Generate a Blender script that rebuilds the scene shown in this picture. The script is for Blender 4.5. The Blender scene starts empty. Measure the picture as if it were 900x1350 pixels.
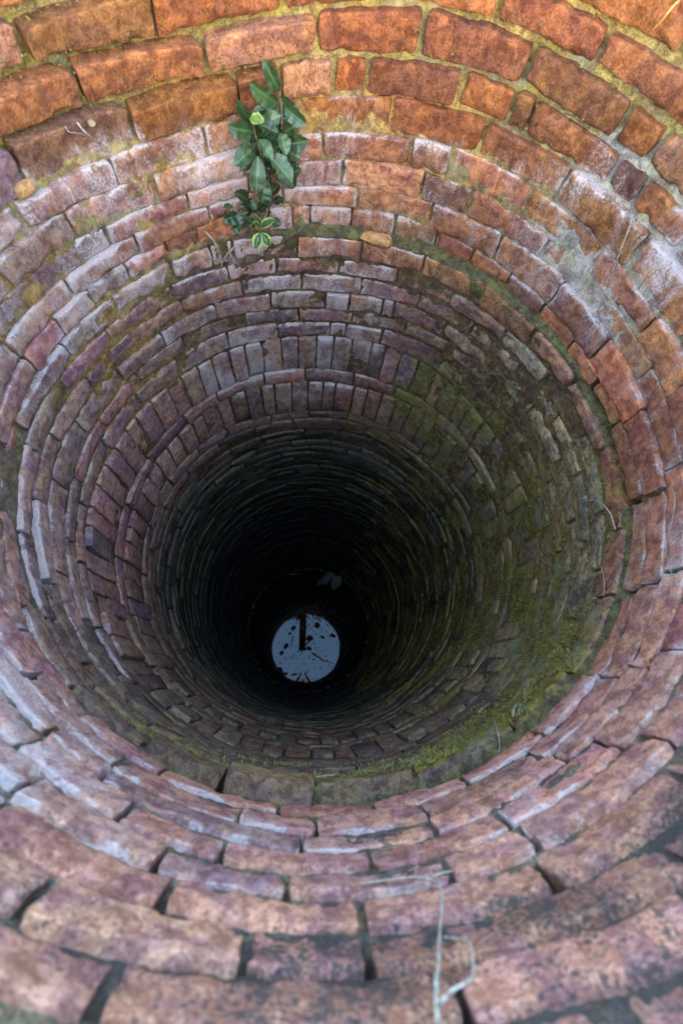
import bpy, bmesh, math, random
import numpy as np
from mathutils import Vector, Matrix

random.seed(11)
RNG = np.random.default_rng(11)
scene = bpy.context.scene
COL = scene.collection
R = 0.90                      # clear radius of the well shaft, metres
RIM = 0.30 * R                # the rim lies this far below the lens
GROUND = -1.02                # ground level round the parapet

# ------------------------------------------------------------------ camera
F_PX, IMG_W, IMG_H = 600.0, 900.0, 1350.0
nad = np.array([(399.5 - 450) / F_PX, (886.2 - 675) / F_PX, 1.0]); nad /= np.linalg.norm(nad)
e1 = np.array([1.0, 0, 0]) - nad * nad[0]; e1 /= np.linalg.norm(e1)
e2 = np.cross(nad, e1)
CAM = np.array([-0.0753 * R, -0.6858 * R, 0.0])
def cam_to_world(v):          # camera axes (x right, y down, z forward) -> world
    return np.array([v @ e1, -(v @ e2), -(v @ nad)])
right = cam_to_world(np.array([1.0, 0, 0])); up = cam_to_world(np.array([0, -1.0, 0])); back = cam_to_world(np.array([0, 0, -1.0]))
cam_data = bpy.data.cameras.new('camera'); cam = bpy.data.objects.new('camera', cam_data); COL.objects.link(cam)
m = Matrix.Identity(4)
for i in range(3):
    m[i][0], m[i][1], m[i][2], m[i][3] = right[i], up[i], back[i], CAM[i]
cam.matrix_world = m
cam_data.sensor_fit = 'VERTICAL'; cam_data.sensor_height = 36.0; cam_data.sensor_width = 24.0
cam_data.lens = 36.0 * F_PX / IMG_H
cam_data.clip_start = 0.02; cam_data.clip_end = 5000
cam_data.dof.use_dof = True; cam_data.dof.focus_distance = 1.75; cam_data.dof.aperture_fstop = 2.0
scene.camera = cam

# ------------------------------------------------------------------ sky, sun, exposure
SUN_EL = math.radians(7.5); SUN_ROT = math.radians(172.0)
world = bpy.data.worlds.new('World'); scene.world = world; world.use_nodes = True
wn = world.node_tree
sky = wn.nodes.new('ShaderNodeTexSky'); sky.sky_type = 'NISHITA'; sky.sun_disc = False
sky.sun_elevation = SUN_EL; sky.sun_rotation = SUN_ROT; sky.dust_density = 1.7; sky.ozone_density = 2.0
wn.links.new(sky.outputs[0], wn.nodes['Background'].inputs[0]); wn.nodes['Background'].inputs[1].default_value = 0.12
sun_data = bpy.data.lights.new('sun', 'SUN'); sun = bpy.data.objects.new('sun', sun_data); COL.objects.link(sun)
sun_data.energy = 3.0; sun_data.angle = math.radians(0.5); sun_data.color = (1.0, 0.80, 0.58)
sd = Vector((math.sin(SUN_ROT) * math.cos(SUN_EL), math.cos(SUN_ROT) * math.cos(SUN_EL), math.sin(SUN_EL)))
sun.rotation_euler = sd.to_track_quat('Z', 'Y').to_euler()
vs = scene.view_settings
vs.view_transform = 'Standard'; vs.look = 'None'; vs.gamma = 1.0; vs.use_curve_mapping = False
vs.exposure = 6.05
scene.cycles.max_bounces = 8; scene.cycles.diffuse_bounces = 5

# ------------------------------------------------------------------ helpers
def hash3(ix, iy, iz, seed):
    n = (ix * 374761393 + iy * 668265263 + iz * 1274126177 + seed * 974711) & 0xFFFFFFFF
    n = ((n ^ (n >> 13)) * 1103515245) & 0xFFFFFFFF
    n = (n ^ (n >> 16)) & 0xFFFFFFFF
    return n / 4294967295.0
def vnoise(p, seed=0):
    p = np.asarray(p, float); i = np.floor(p).astype(np.int64); f = p - i; f = f * f * (3 - 2 * f)
    out = 0
    for dx in (0, 1):
        wx = f[..., 0] if dx else 1 - f[..., 0]
        for dy in (0, 1):
            wy = f[..., 1] if dy else 1 - f[..., 1]
            for dz in (0, 1):
                wz = f[..., 2] if dz else 1 - f[..., 2]
                out = out + wx * wy * wz * hash3(i[..., 0] + dx, i[..., 1] + dy, i[..., 2] + dz, seed)
    return out
def fbm(p, octaves=3, seed=0):
    p = np.asarray(p, float); s = 0; a = 0.5; t = 0
    for o in range(octaves):
        s = s + a * vnoise(p * 2 ** o, seed + o * 17); t += a; a *= 0.5
    return s / t
def sm(x):
    x = np.clip(x, 0, 1); return x * x * (3 - 2 * x)
def adiff(a, b):
    return np.abs((np.asarray(a) - b + 180) % 360 - 180)
def band(x, a, b, w):         # soft window a..b
    return sm((np.asarray(x) - a) / w + .5) * sm((b - np.asarray(x)) / w + .5)
def arc(phi, c, half, w):     # soft angular window
    return sm((half - adiff(phi, c)) / w + .5)

def link(name, mesh, mat=None, parent=None, **props):
    o = bpy.data.objects.new(name, mesh); COL.objects.link(o)
    if mat is not None and mesh is not None: mesh.materials.append(mat)
    if parent is not None: o.parent = parent
    for k, v in props.items(): o[k] = v
    return o
def mesh_from(name, verts, faces, smooth=True, attrs=None):
    me = bpy.data.meshes.new(name)
    me.from_pydata([tuple(v) for v in np.asarray(verts, float)], [], [tuple(int(i) for i in f) for f in faces])
    me.polygons.foreach_set('use_smooth', np.ones(len(me.polygons), bool) if smooth is True else (np.zeros(len(me.polygons), bool) if smooth is False else smooth))
    for k, (typ, data) in (attrs or {}).items():
        at = me.attributes.new(k, typ, 'POINT')
        at.data.foreach_set('color' if typ == 'FLOAT_COLOR' else 'value', np.asarray(data, np.float32).ravel())
    me.update(); return me
def thing(name, label, cat, loc=(0, 0, 0), group=None):
    o = bpy.data.objects.new(name, None); COL.objects.link(o); o.location = loc; o.empty_display_size = .05
    o['label'] = label; o['category'] = cat
    if group: o['group'] = group
    return o

# ------------------------------------------------------------------ materials
def new_mat(name):
    mt = bpy.data.materials.new(name); mt.use_nodes = True
    return mt, mt.node_tree, mt.node_tree.nodes['Principled BSDF']
class G:                      # small node-graph writer
    def __init__(s, nt): s.nt = nt
    def n(s, t, **kw):
        nd = s.nt.nodes.new(t)
        for k, v in kw.items(): setattr(nd, k, v)
        return nd
    def put(s, sock, v):
        if hasattr(v, 'is_linked') or hasattr(v, 'links'): s.nt.links.new(v, sock)
        else: sock.default_value = v
    def math(s, op, a, b=0.0, clamp=False):
        nd = s.n('ShaderNodeMath', operation=op, use_clamp=clamp); s.put(nd.inputs[0], a); s.put(nd.inputs[1], b); return nd.outputs[0]
    def ramp(s, v, lo, hi):
        nd = s.n('ShaderNodeMapRange', interpolation_type='SMOOTHSTEP'); s.put(nd.inputs[0], v); s.put(nd.inputs[1], lo); s.put(nd.inputs[2], hi); return nd.outputs[0]
    def mix(s, f, a, b, mode='MIX'):
        nd = s.n('ShaderNodeMix', data_type='RGBA', blend_type=mode); s.put(nd.inputs[0], f); s.put(nd.inputs[6], a); s.put(nd.inputs[7], b); return nd.outputs[2]
    def noise(s, vec, scale, detail=4, rough=.6, dist=0.0):
        nd = s.n('ShaderNodeTexNoise'); s.nt.links.new(vec, nd.inputs['Vector']); nd.inputs['Scale'].default_value = scale
        nd.inputs['Detail'].default_value = detail; nd.inputs['Roughness'].default_value = rough; nd.inputs['Distortion'].default_value = dist
        return nd.outputs[0]
    def vor(s, vec, scale):
        nd = s.n('ShaderNodeTexVoronoi'); s.nt.links.new(vec, nd.inputs['Vector']); nd.inputs['Scale'].default_value = scale; return nd.outputs[0]
    def attr(s, name):
        return s.n('ShaderNodeAttribute', attribute_name=name)

def masonry(name, mortar=False):
    mt, nt, bs = new_mat(name); g = G(nt)
    pos = g.n('ShaderNodeNewGeometry').outputs['Position']
    col = g.attr('col').outputs['Color']; mk = g.n('ShaderNodeSeparateColor'); nt.links.new(g.attr('mask').outputs['Color'], mk.inputs[0])
    white, moss, lich_shade = mk.outputs[0], mk.outputs[1], mk.outputs[2]
    edge = g.attr('edge').outputs['Fac']
    stv = g.n('ShaderNodeVectorMath', operation='MULTIPLY'); nt.links.new(pos, stv.inputs[0]); stv.inputs[1].default_value = (1, 1, .4)
    drip = g.noise(stv.outputs[0], 30, 6, .7, .6)
    big = g.noise(pos, 9, 5, .6); mid = g.noise(pos, 38, 6, .65, .4); fine = g.noise(pos, 150, 5, .7); grit = g.noise(pos, 520, 3, .7)
    # fired clay: hue drifts, blotches, pits, dark specks and pale grit
    hue = g.noise(pos, 16, 4, .6, .5); sp = g.noise(pos, 260, 5, .8)
    c = g.mix(g.ramp(hue, .40, .60), g.mix(1.0, col, (.78, .80, .95, 1), 'MULTIPLY'), g.mix(1.0, col, (1.12, 1.16, 1.0, 1), 'MULTIPLY'))
    c = g.mix(g.ramp(mid, .38, .62), g.mix(1.0, c, (.66, .60, .58, 1), 'MULTIPLY'), g.mix(1.0, c, (1.22, 1.24, 1.24, 1), 'MULTIPLY'))
    c = g.mix(g.math('MULTIPLY', g.ramp(fine, .48, .62), .62), c, g.mix(1.0, c, (.50, .46, .46, 1), 'MULTIPLY'))
    c = g.mix(g.math('MULTIPLY', g.ramp(sp, .53, .62), .6), c, g.mix(1.0, c, (.30, .28, .28, 1), 'MULTIPLY'))
    c = g.mix(g.math('MULTIPLY', g.ramp(sp, .46, .36), .40), c, g.mix(1.0, c, (1.5, 1.6, 1.7, 1), 'MULTIPLY'))
    stain = g.noise(stv.outputs[0], 14, 6, .7, .8)
    c = g.mix(g.math('MULTIPLY', g.ramp(stain, .52, .64), .38), c, g.mix(1.0, c, (.52, .50, .45, 1), 'MULTIPLY'))
    if mortar:
        c = g.mix(g.math('MULTIPLY', g.ramp(g.vor(pos, 210), .0, .45), .5), g.mix(1.0, c, (1.25, 1.22, 1.15, 1), 'MULTIPLY'), c)
    # salts and lime
    wv = g.math('ADD', g.math('ADD', g.math('MULTIPLY', drip, .42), g.math('MULTIPLY', big, .20)), g.math('MULTIPLY', fine, .38))
    wv = g.math('ADD', wv, g.math('MULTIPLY', g.math('SUBTRACT', white, .5), .52))
    wv = g.math('ADD', wv, g.math('MULTIPLY', edge, g.math('MULTIPLY', white, g.math('MULTIPLY', g.ramp(big, .38, .62), .44))))
    wf = g.math('MULTIPLY', g.math('ADD', g.math('MULTIPLY', g.ramp(wv, .42, .60), .45), g.math('MULTIPLY', g.ramp(wv, .53, .60), .25)), 1.0)
    c = g.mix(wf, c, g.mix(g.ramp(fine, .3, .7), (.35, .265, .225, 1), (.52, .42, .365, 1)))
    # black lichen, and shade painted in down the shaft
    lv = g.math('ADD', g.math('ADD', g.math('MULTIPLY', big, .45), g.math('MULTIPLY', mid, .55)), g.math('MULTIPLY', g.math('SUBTRACT', lich_shade, .5), .5))
    c = g.mix(g.math('MULTIPLY', g.ramp(g.math('ADD', lv, g.math('MULTIPLY', g.math('SUBTRACT', fine, .5), .45)), .50, .64), .88), c, (.035, .028, .024, 1))
    # moss and algae
    mv = g.math('ADD', g.math('ADD', g.math('MULTIPLY', big, .4), g.math('MULTIPLY', mid, .6)), g.math('MULTIPLY', g.math('SUBTRACT', moss, .5), .55))
    mv = g.math('ADD', mv, g.math('MULTIPLY', g.math('SUBTRACT', fine, .5), .35))
    green = g.mix(g.ramp(mid, .35, .65), (.062, .048, .010, 1), (.185, .140, .024, 1))
    green = g.mix(g.math('MULTIPLY', g.ramp(big, .52, .62), .6), green, (.165, .155, .105, 1))
    c = g.mix(g.math('MULTIPLY', g.ramp(mv, .47, .64), .9), c, green)
    nt.links.new(c, bs.inputs['Base Color'])
    bs.inputs['Roughness'].default_value = .92; bs.inputs['Specular IOR Level'].default_value = .10
    h = g.math('ADD', g.math('MULTIPLY', mid, .9), g.math('MULTIPLY', g.ramp(sp, .60, .50), .22))
    h = g.math('ADD', h, g.math('ADD', g.math('MULTIPLY', fine, .7), g.math('MULTIPLY', grit, .25)))
    bp = g.n('ShaderNodeBump'); bp.inputs['Strength'].default_value = .9 if mortar else .8; bp.inputs['Distance'].default_value = .007 if mortar else .005
    nt.links.new(h, bp.inputs['Height']); nt.links.new(bp.outputs[0], bs.inputs['Normal'])
    return mt
def simple(name, col, rough=.8, var=.3, scale=60, bump=.2, spec=.3):
    mt, nt, bs = new_mat(name); g = G(nt)
    pos = g.n('ShaderNodeNewGeometry').outputs['Position']; nz = g.noise(pos, scale, 5, .65)
    lo = tuple(c * (1 - var) for c in col) + (1,); hi = tuple(min(1, c * (1 + var)) for c in col) + (1,)
    nt.links.new(g.mix(g.ramp(nz, .35, .65), lo, hi), bs.inputs['Base Color'])
    bs.inputs['Roughness'].default_value = rough; bs.inputs['Specular IOR Level'].default_value = spec
    bp = g.n('ShaderNodeBump'); bp.inputs['Strength'].default_value = bump; bp.inputs['Distance'].default_value = .002
    nt.links.new(nz, bp.inputs['Height']); nt.links.new(bp.outputs[0], bs.inputs['Normal'])
    return mt
M_BRICK = masonry('weathered_brick'); M_MORTAR = masonry('lime_mortar', True)
M_ROOT = simple('dry_root', (.20, .16, .115), .8, .4, 160, .5)
M_BROWNROOT = simple('brown_root', (.20, .12, .07), .8, .3, 120)
M_PEBBLE = simple('pebble', (.17, .115, .06), .8, .2, 90)
M_CLAY = simple('clay', (.24, .11, .035), .9, .3, 60, .5)
M_WOOD = simple('old_wood', (.10, .07, .05), .8, .3, 25)
M_DEAD = simple('sodden_leaf', (.035, .025, .015), .7, .3, 80)
M_PALE = simple('bleached_leaf', (.13, .12, .095), .7, .2, 80)

# ------------------------------------------------------------------ measured brickwork
# Joint depths below the lens, in shaft radii, every 10 degrees round the well (from -180, 0 = far side)
BOUND = [
  [0.653, 0.639, 0.634, 0.631, 0.620, 0.602, 0.600, 0.600, 0.600, 0.600, 0.600, 0.602, 0.628, 0.664, 0.672, 0.667, 0.638, 0.604, 0.600, 0.601, 0.607, 0.612, 0.615, 0.617, 0.616, 0.607, 0.600, 0.600, 0.600, 0.600, 0.600, 0.600, 0.600, 0.604, 0.635, 0.656],
  [0.744, 0.732, 0.718, 0.708, 0.701, 0.700, 0.700, 0.700, 0.700, 0.700, 0.701, 0.719, 0.737, 0.747, 0.764, 0.777, 0.771, 0.747, 0.717, 0.698, 0.692, 0.695, 0.702, 0.709, 0.712, 0.710, 0.702, 0.700, 0.700, 0.700, 0.700, 0.700, 0.700, 0.701, 0.722, 0.745],
  [0.821, 0.821, 0.813, 0.798, 0.795, 0.795, 0.795, 0.795, 0.795, 0.795, 0.801, 0.821, 0.832, 0.848, 0.869, 0.880, 0.868, 0.844, 0.820, 0.807, 0.797, 0.794, 0.801, 0.808, 0.811, 0.809, 0.800, 0.795, 0.795, 0.795, 0.795, 0.795, 0.795, 0.795, 0.801, 0.817],
  [0.892, 0.892, 0.893, 0.895, 0.895, 0.895, 0.895, 0.895, 0.895, 0.896, 0.917, 0.940, 0.952, 0.966, 0.976, 0.975, 0.962, 0.935, 0.911, 0.895, 0.886, 0.886, 0.891, 0.895, 0.898, 0.900, 0.900, 0.896, 0.895, 0.895, 0.895, 0.895, 0.895, 0.895, 0.894, 0.893],
  [0.963, 0.964, 0.971, 0.987, 0.990, 0.990, 0.990, 0.990, 0.990, 0.991, 1.001, 1.012, 1.025, 1.044, 1.059, 1.061, 1.049, 1.024, 1.005, 0.990, 0.984, 0.983, 0.988, 1.000, 1.012, 1.015, 1.015, 1.009, 0.993, 0.990, 0.990, 0.990, 0.990, 0.990, 0.984, 0.968],
  [1.034, 1.035, 1.051, 1.083, 1.090, 1.090, 1.090, 1.090, 1.090, 1.092, 1.098, 1.106, 1.117, 1.131, 1.149, 1.147, 1.132, 1.110, 1.091, 1.081, 1.075, 1.076, 1.086, 1.099, 1.103, 1.107, 1.112, 1.114, 1.106, 1.092, 1.090, 1.090, 1.090, 1.090, 1.077, 1.045],
  [1.123, 1.124, 1.137, 1.164, 1.170, 1.170, 1.170, 1.170, 1.170, 1.173, 1.177, 1.184, 1.197, 1.210, 1.214, 1.212, 1.202, 1.187, 1.180, 1.175, 1.176, 1.177, 1.170, 1.165, 1.170, 1.181, 1.187, 1.188, 1.187, 1.176, 1.170, 1.170, 1.170, 1.170, 1.159, 1.132],
  [1.243, 1.243, 1.249, 1.262, 1.265, 1.265, 1.265, 1.265, 1.265, 1.262, 1.258, 1.259, 1.266, 1.275, 1.279, 1.277, 1.267, 1.262, 1.261, 1.260, 1.263, 1.272, 1.280, 1.285, 1.293, 1.297, 1.295, 1.285, 1.268, 1.265, 1.265, 1.265, 1.265, 1.265, 1.260, 1.247],
  [1.324, 1.326, 1.335, 1.340, 1.344, 1.345, 1.345, 1.345, 1.343, 1.336, 1.334, 1.336, 1.342, 1.347, 1.348, 1.348, 1.353, 1.355, 1.356, 1.355, 1.352, 1.347, 1.345, 1.350, 1.358, 1.362, 1.360, 1.350, 1.341, 1.345, 1.346, 1.352, 1.352, 1.344, 1.337, 1.335],
  [1.450, 1.450, 1.450, 1.450, 1.450, 1.450, 1.450, 1.438, 1.408, 1.401, 1.409, 1.426, 1.436, 1.441, 1.444, 1.450, 1.461, 1.465, 1.466, 1.463, 1.454, 1.450, 1.450, 1.450, 1.450, 1.450, 1.450, 1.450, 1.450, 1.450, 1.450, 1.450, 1.450, 1.450, 1.450, 1.450],
  [1.540, 1.540, 1.540, 1.540, 1.540, 1.540, 1.539, 1.524, 1.503, 1.500, 1.507, 1.519, 1.532, 1.536, 1.538, 1.542, 1.552, 1.558, 1.558, 1.555, 1.545, 1.540, 1.540, 1.540, 1.540, 1.540, 1.540, 1.540, 1.540, 1.540, 1.540, 1.540, 1.540, 1.540, 1.540, 1.540],
  [1.630, 1.630, 1.630, 1.630, 1.630, 1.630, 1.630, 1.625, 1.599, 1.590, 1.597, 1.614, 1.629, 1.636, 1.637, 1.634, 1.652, 1.662, 1.663, 1.658, 1.639, 1.630, 1.630, 1.630, 1.630, 1.630, 1.630, 1.630, 1.630, 1.630, 1.630, 1.630, 1.630, 1.630, 1.630, 1.630],
  [1.735, 1.735, 1.735, 1.735, 1.735, 1.735, 1.735, 1.735, 1.734, 1.731, 1.731, 1.731, 1.732, 1.732, 1.732, 1.734, 1.762, 1.779, 1.780, 1.773, 1.748, 1.736, 1.735, 1.735, 1.735, 1.735, 1.735, 1.735, 1.735, 1.735, 1.735, 1.735, 1.735, 1.735, 1.735, 1.735],
  [1.830, 1.830, 1.830, 1.830, 1.830, 1.830, 1.830, 1.830, 1.829, 1.824, 1.820, 1.821, 1.825, 1.827, 1.827, 1.829, 1.856, 1.879, 1.881, 1.874, 1.846, 1.831, 1.830, 1.830, 1.830, 1.830, 1.830, 1.830, 1.830, 1.830, 1.830, 1.830, 1.830, 1.830, 1.830, 1.830],
  [1.940, 1.940, 1.940, 1.940, 1.940, 1.940, 1.930, 1.912, 1.907, 1.914, 1.931, 1.936, 1.942, 1.959, 1.969, 1.965, 1.971, 1.988, 1.986, 1.976, 1.969, 1.972, 1.995, 2.002, 2.013, 2.019, 2.008, 1.963, 1.941, 1.940, 1.940, 1.940, 1.940, 1.940, 1.940, 1.940],
  [2.250, 2.250, 2.250, 2.250, 2.250, 2.250, 2.250, 2.250, 2.250, 2.250, 2.250, 2.250, 2.250, 2.250, 2.250, 2.250, 2.252, 2.267, 2.280, 2.282, 2.278, 2.262, 2.251, 2.250, 2.250, 2.250, 2.250, 2.250, 2.250, 2.250, 2.250, 2.250, 2.250, 2.250, 2.250, 2.250],
  [2.350, 2.350, 2.350, 2.350, 2.350, 2.350, 2.350, 2.350, 2.350, 2.350, 2.350, 2.350, 2.350, 2.350, 2.350, 2.350, 2.362, 2.395, 2.406, 2.405, 2.390, 2.357, 2.350, 2.350, 2.350, 2.350, 2.350, 2.350, 2.350, 2.350, 2.350, 2.350, 2.350, 2.350, 2.350, 2.350],
  [2.650, 2.650, 2.650, 2.650, 2.650, 2.650, 2.648, 2.641, 2.636, 2.629, 2.617, 2.600, 2.599, 2.615, 2.646, 2.673, 2.723, 2.737, 2.730, 2.709, 2.708, 2.722, 2.728, 2.714, 2.668, 2.651, 2.650, 2.650, 2.650, 2.650, 2.650, 2.650, 2.650, 2.650, 2.650, 2.650]
]
JOINTS = {
  'A': [-164.3, -47.0, -28.9, -9.8, 8.4, 21.8, 37.8, 173.3, 178.4],
  'B': [-172.2, -156.8, -42.6, -22.5, -4.7, 11.7, 28.9, 45.9, 52.0, 153.4, 161.0, 178.9],
  'C': [-165.0, -148.6, -56.3, -36.8, -18.3, -10.7, -1.7, 4.0, 19.7, 29.0, 32.5, 48.8, 54.3, 64.9, 145.8, 153.3, 162.3, 170.5, 178.9],
  'D': [-174.8, -171.5, -162.9, -147.9, -60.4, -42.7, -25.1, -16.7, -7.9, 9.0, 25.9, 42.7, 60.5, 76.8, 160.8, 161.0, 169.9],
  'E': [-167.9, -161.2, -156.9, -153.5, -143.6, -53.8, -36.5, -18.8, -9.1, -3.2, 13.8, 21.6, 38.0, 55.0, 71.3, 84.5, 129.1, 145.3, 151.2, 153.6, 161.2, 176.7],
  'F': [-176.1, -171.6, -151.8, -143.1, -65.7, -48.3, -31.0, -18.3, -8.8, 1.0, 17.6, 27.6, 45.6, 61.6, 77.7, 168.6, 173.6],
  'G': [-177.9, -176.7, -168.1, -160.0, -159.9, -133.8, -76.2, -60.0, -43.7, -27.3, -19.2, -11.2, 4.7, 20.8, 36.9, 52.8, 67.8, 83.6, 168.0],
  'H': [-172.8, -75.6, -66.3, -57.2, -47.7, -38.1, -30.8, -22.1, -9.3, -5.4, 3.8, 13.6, 23.3, 32.3, 42.1, 52.1, 62.2, 72.2, 82.0, 133.1, 173.9],
  'I': [-163.9, -136.4, -86.5, -68.1, -53.5, -38.4, -28.8, -23.7, -8.6, 7.1, 22.5, 38.6],
  'J': [-88.6, -73.7, -58.4, -40.1, -25.9, -13.6, 1.8, 16.9, 32.0],
  'K': [-83.3, -68.3, -53.4, -38.6, -22.9, -7.4, 8.3, 24.0],
  'L': [-76.8, -60.9, -46.5, -30.9, -15.8, -0.9, 5.7, 14.9, 18.1],
  'M': [-71.8, -56.9, -41.4, -23.2, -8.2, 7.1, 22.5],
  'N': [-74.9, -59.9, -45.0, -29.1, -14.4, 1.1, 5.7, 16.5],
  'S': [-13.6, -8.4, -2.7, 2.5, 8.2, 14.4, 18.6],
  'T': [-11.1, -5.2, 0.2, 4.6, 11.2, 16.0, 21.5],
}
COURSES = 'ABCDEFGHIJKLMNSPT'
ANG = np.arange(-180, 181, 10)
BOUND = [row + [row[0]] for row in BOUND]
nb = len(BOUND[0])
top_rows = [[.30] * nb, [.405] * nb, [.505] * nb]
BOUNDS = top_rows + BOUND
NAMES = ['rim', 'rim', 'rim'] + list(COURSES)      # course k lies between BOUNDS[k] and BOUNDS[k+1]
zlast = np.array(BOUND[-1]); k = 0
WATER = 7.64
while zlast.min() < WATER + .15:
    k += 1; step = .092 + .006 * math.sin(k * 2.1)
    zlast = np.minimum(zlast * .86 + zlast.mean() * .14 + step, 99); BOUNDS.append(list(zlast)); NAMES.append('deep')
BOUNDS = np.array(BOUNDS)
def zb(k, phi):
    ph = (np.asarray(phi) + 180) % 360 - 180
    return np.interp(ph, ANG, BOUNDS[k])
def ledge_w(phi):
    return .008 + .037 * sm((adiff(phi, -85) - 50) / 40) * (1 - .72 * arc(phi, 100, 40, 30))
def rad(phi, z):              # wall radius in shaft radii
    phi = np.asarray(phi, float); z = np.asarray(z, float)
    r = 1 + .08 * sm((1.15 - z) / .75)
    below = sm((z - 1.335) / .02)
    r = r - below * ledge_w(phi) * np.clip(1 - (z - 1.36) / .55, 0, 1)
    return r + .006 * np.sin(np.radians(phi * 3 + z * 40)) * sm((z - 1.0) / .5)
def place(phi, r, z):
    a = np.radians(phi); return np.stack([r * np.sin(a) * R, r * np.cos(a) * R, -z * R], -1)

def slot(phi, z):             # bricks lost from the ledge on the right-hand side
    return band(phi, 71, 99, 5) * band(z, 1.318, 1.372, .015)
def masks(phi, z, mortar=False):
    """salts, moss and black-lichen cover at a place on the wall, plus painted shaft shade"""
    phi = np.asarray(phi, float); z = np.asarray(z, float)
    q = place(phi, np.ones_like(phi + z), z)
    nz = fbm(q * 2.6, 3, 401) - .5; phi = phi + 70 * nz + 22 * (fbm(q * 9, 2, 402) - .5); z = z + .22 * (fbm(q * 4, 2, 403) - .5) * sm((z - 1.5) / .3)
    patch = fbm(q * 7, 3, 404) - .5
    far = arc(phi, 0, 75, 40); near = arc(phi, 180, 48, 40); left = arc(phi, -95, 50, 40); rgt = arc(phi, 90, 62, 45)
    w = .20 + 0 * phi
    w = w - .20 * far * (z < .9) * (1 - arc(phi, 52, 24, 20)) + .20 * arc(phi, 52, 24, 24) * band(z, .8, 1.3, .1)
    w = w + .22 * arc(phi, -50, 28, 30) * band(z, .93, 1.45, .12) + .20 * arc(phi, 0, 24, 24) * band(z, .97, 1.36, .08)
    w = w + .13 * left * band(z, .9, 1.95, .2) + .15 * near * band(z, .86, 1.28, .12) + .05 * arc(phi, -130, 30, 30) * band(z, .8, 1.9, .15) - .2 * arc(phi, 180, 50, 20) * sm((z - 1.30) / .04) - .1 * near * (z < .8)
    w = w + .24 * arc(phi, 0, 36, 16) * band(z, 1.37, 1.97, .06) + .26 * arc(phi, -2, 22, 14) * band(z, 1.95, 2.7, .05)
    w = w + .15 * arc(phi, 110, 30, 30) * band(z, .85, 1.35, .1)
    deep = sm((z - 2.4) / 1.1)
    w = w * (1 - .8 * deep) - .22 * rgt * sm((z - 1.34) / .04)
    g = .02 + 0 * phi
    g = g + .22 * far * (1 - sm((z - .72) / .25)) + .06 * rgt * band(z, .9, 1.35, .1)
    g = g + .50 * rgt * sm((z - 1.34) / .05) * (.55 + .45 * sm((z - 1.5) / .5)) + .15 * arc(phi, 112, 22, 20) * band(z, 1.36, 2.8, .1)
    g = g + .34 * arc(phi, 172, 60, 30) * band(z, 1.35, 1.75, .05) + .16 * arc(phi, 165, 45, 30) * band(z, 1.34, 1.5, .04)
    g = g + .14 * arc(phi, 38, 22, 25) * band(z, 1.9, 2.8, .3)
    g = g + .45 * slot(phi, z) + deep * (.12 + .12 * arc(phi, 150, 60, 60)); g = np.where(phi < -20, g * (1 - .35 * band(z, 2.0, 3.0, .6)), g)
    g = g + .30 * arc(phi, 162, 14, 12) * (1 - sm((z - .64) / .05)) - .06 * deep * rgt
    g = g * (1 + 1.5 * patch); w = w * (1 + 1.1 * (fbm(q * 6, 3, 405) - .5))
    l = .12 + 0 * phi
    l = l + .47 * arc(phi, 178, 30, 24) * (1 - sm((z - .78) / .12)) + .20 * arc(phi, 148, 12, 12) * (1 - sm((z - .95) / .15))
    l = l + .16 * arc(phi, 45, 18, 14) * (z < .72) + .10 * sm((z - 1.36) / .3) + .35 * deep + .22 * slot(phi, z)  # deep term paints the shaft's shade into the dark channel
    l = l + .16 * left * band(z, 1.9, 2.7, .1)
    if mortar:
        g = g + .34 * far * (1 - sm((z - .86) / .12)) * (1 - .6 * arc(phi, 58, 16, 12)) + .12 * arc(phi, -40, 25, 20) * band(z, .7, .95, .1)
        w = w + .10 * arc(phi, 58, 18, 16) * band(z, .78, 1.2, .1) - .08 * (1 - arc(phi, 58, 18, 16))
        w = w - .2 * band(z, 1.325, 1.42, .02) - .16 * arc(phi, 5, 40, 20) * band(z, 1.36, 2.0, .05)
        l = l + .18 * near * band(z, .4, 1.0, .2)
    return np.clip(np.stack([w, g, l], -1), 0, 1)
def clay_tint(phi, z):
    """fired-clay colours by place, left wall lightened and shaft shade painted in"""
    a = sm((z - .86) / .25); b = sm((z - 1.34) / .25)
    near = float(arc(phi, 180, 60, 50)); left = float(arc(phi, -100, 50, 50))
    warm = np.array([.165, .056, .010]); red = np.array([.270, .100, .048]); plum = np.array([.225, .110, .078])
    c = warm * (1 - a) + red * a
    c = c * (1 - b) + plum * b
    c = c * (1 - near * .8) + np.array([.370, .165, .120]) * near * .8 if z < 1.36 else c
    c = c * (1 - left * .6) + np.array([.340, .180, .145]) * left * .6  # left wall clay lightened to make up for weaker light
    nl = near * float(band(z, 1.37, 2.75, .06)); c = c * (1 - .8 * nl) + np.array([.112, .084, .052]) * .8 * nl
    rt = float(arc(phi, 92, 50, 40)) * float(sm((z - 1.36) / .15)); c = c * (1 - .75 * rt) + np.array([.185, .145, .075]) * .85 * rt
    d = float(sm((z - 2.3) / 1.1)); c = c * (1 - d) + np.array([.100, .084, .052]) * d * (1 - .8 * float(sm((z - 3.0) / 2.2)))  # clay darkened with depth, shade painted into the colour
    return c * (1 + .3 * float(band(z, 1.95, 2.7, .2)))

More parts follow.
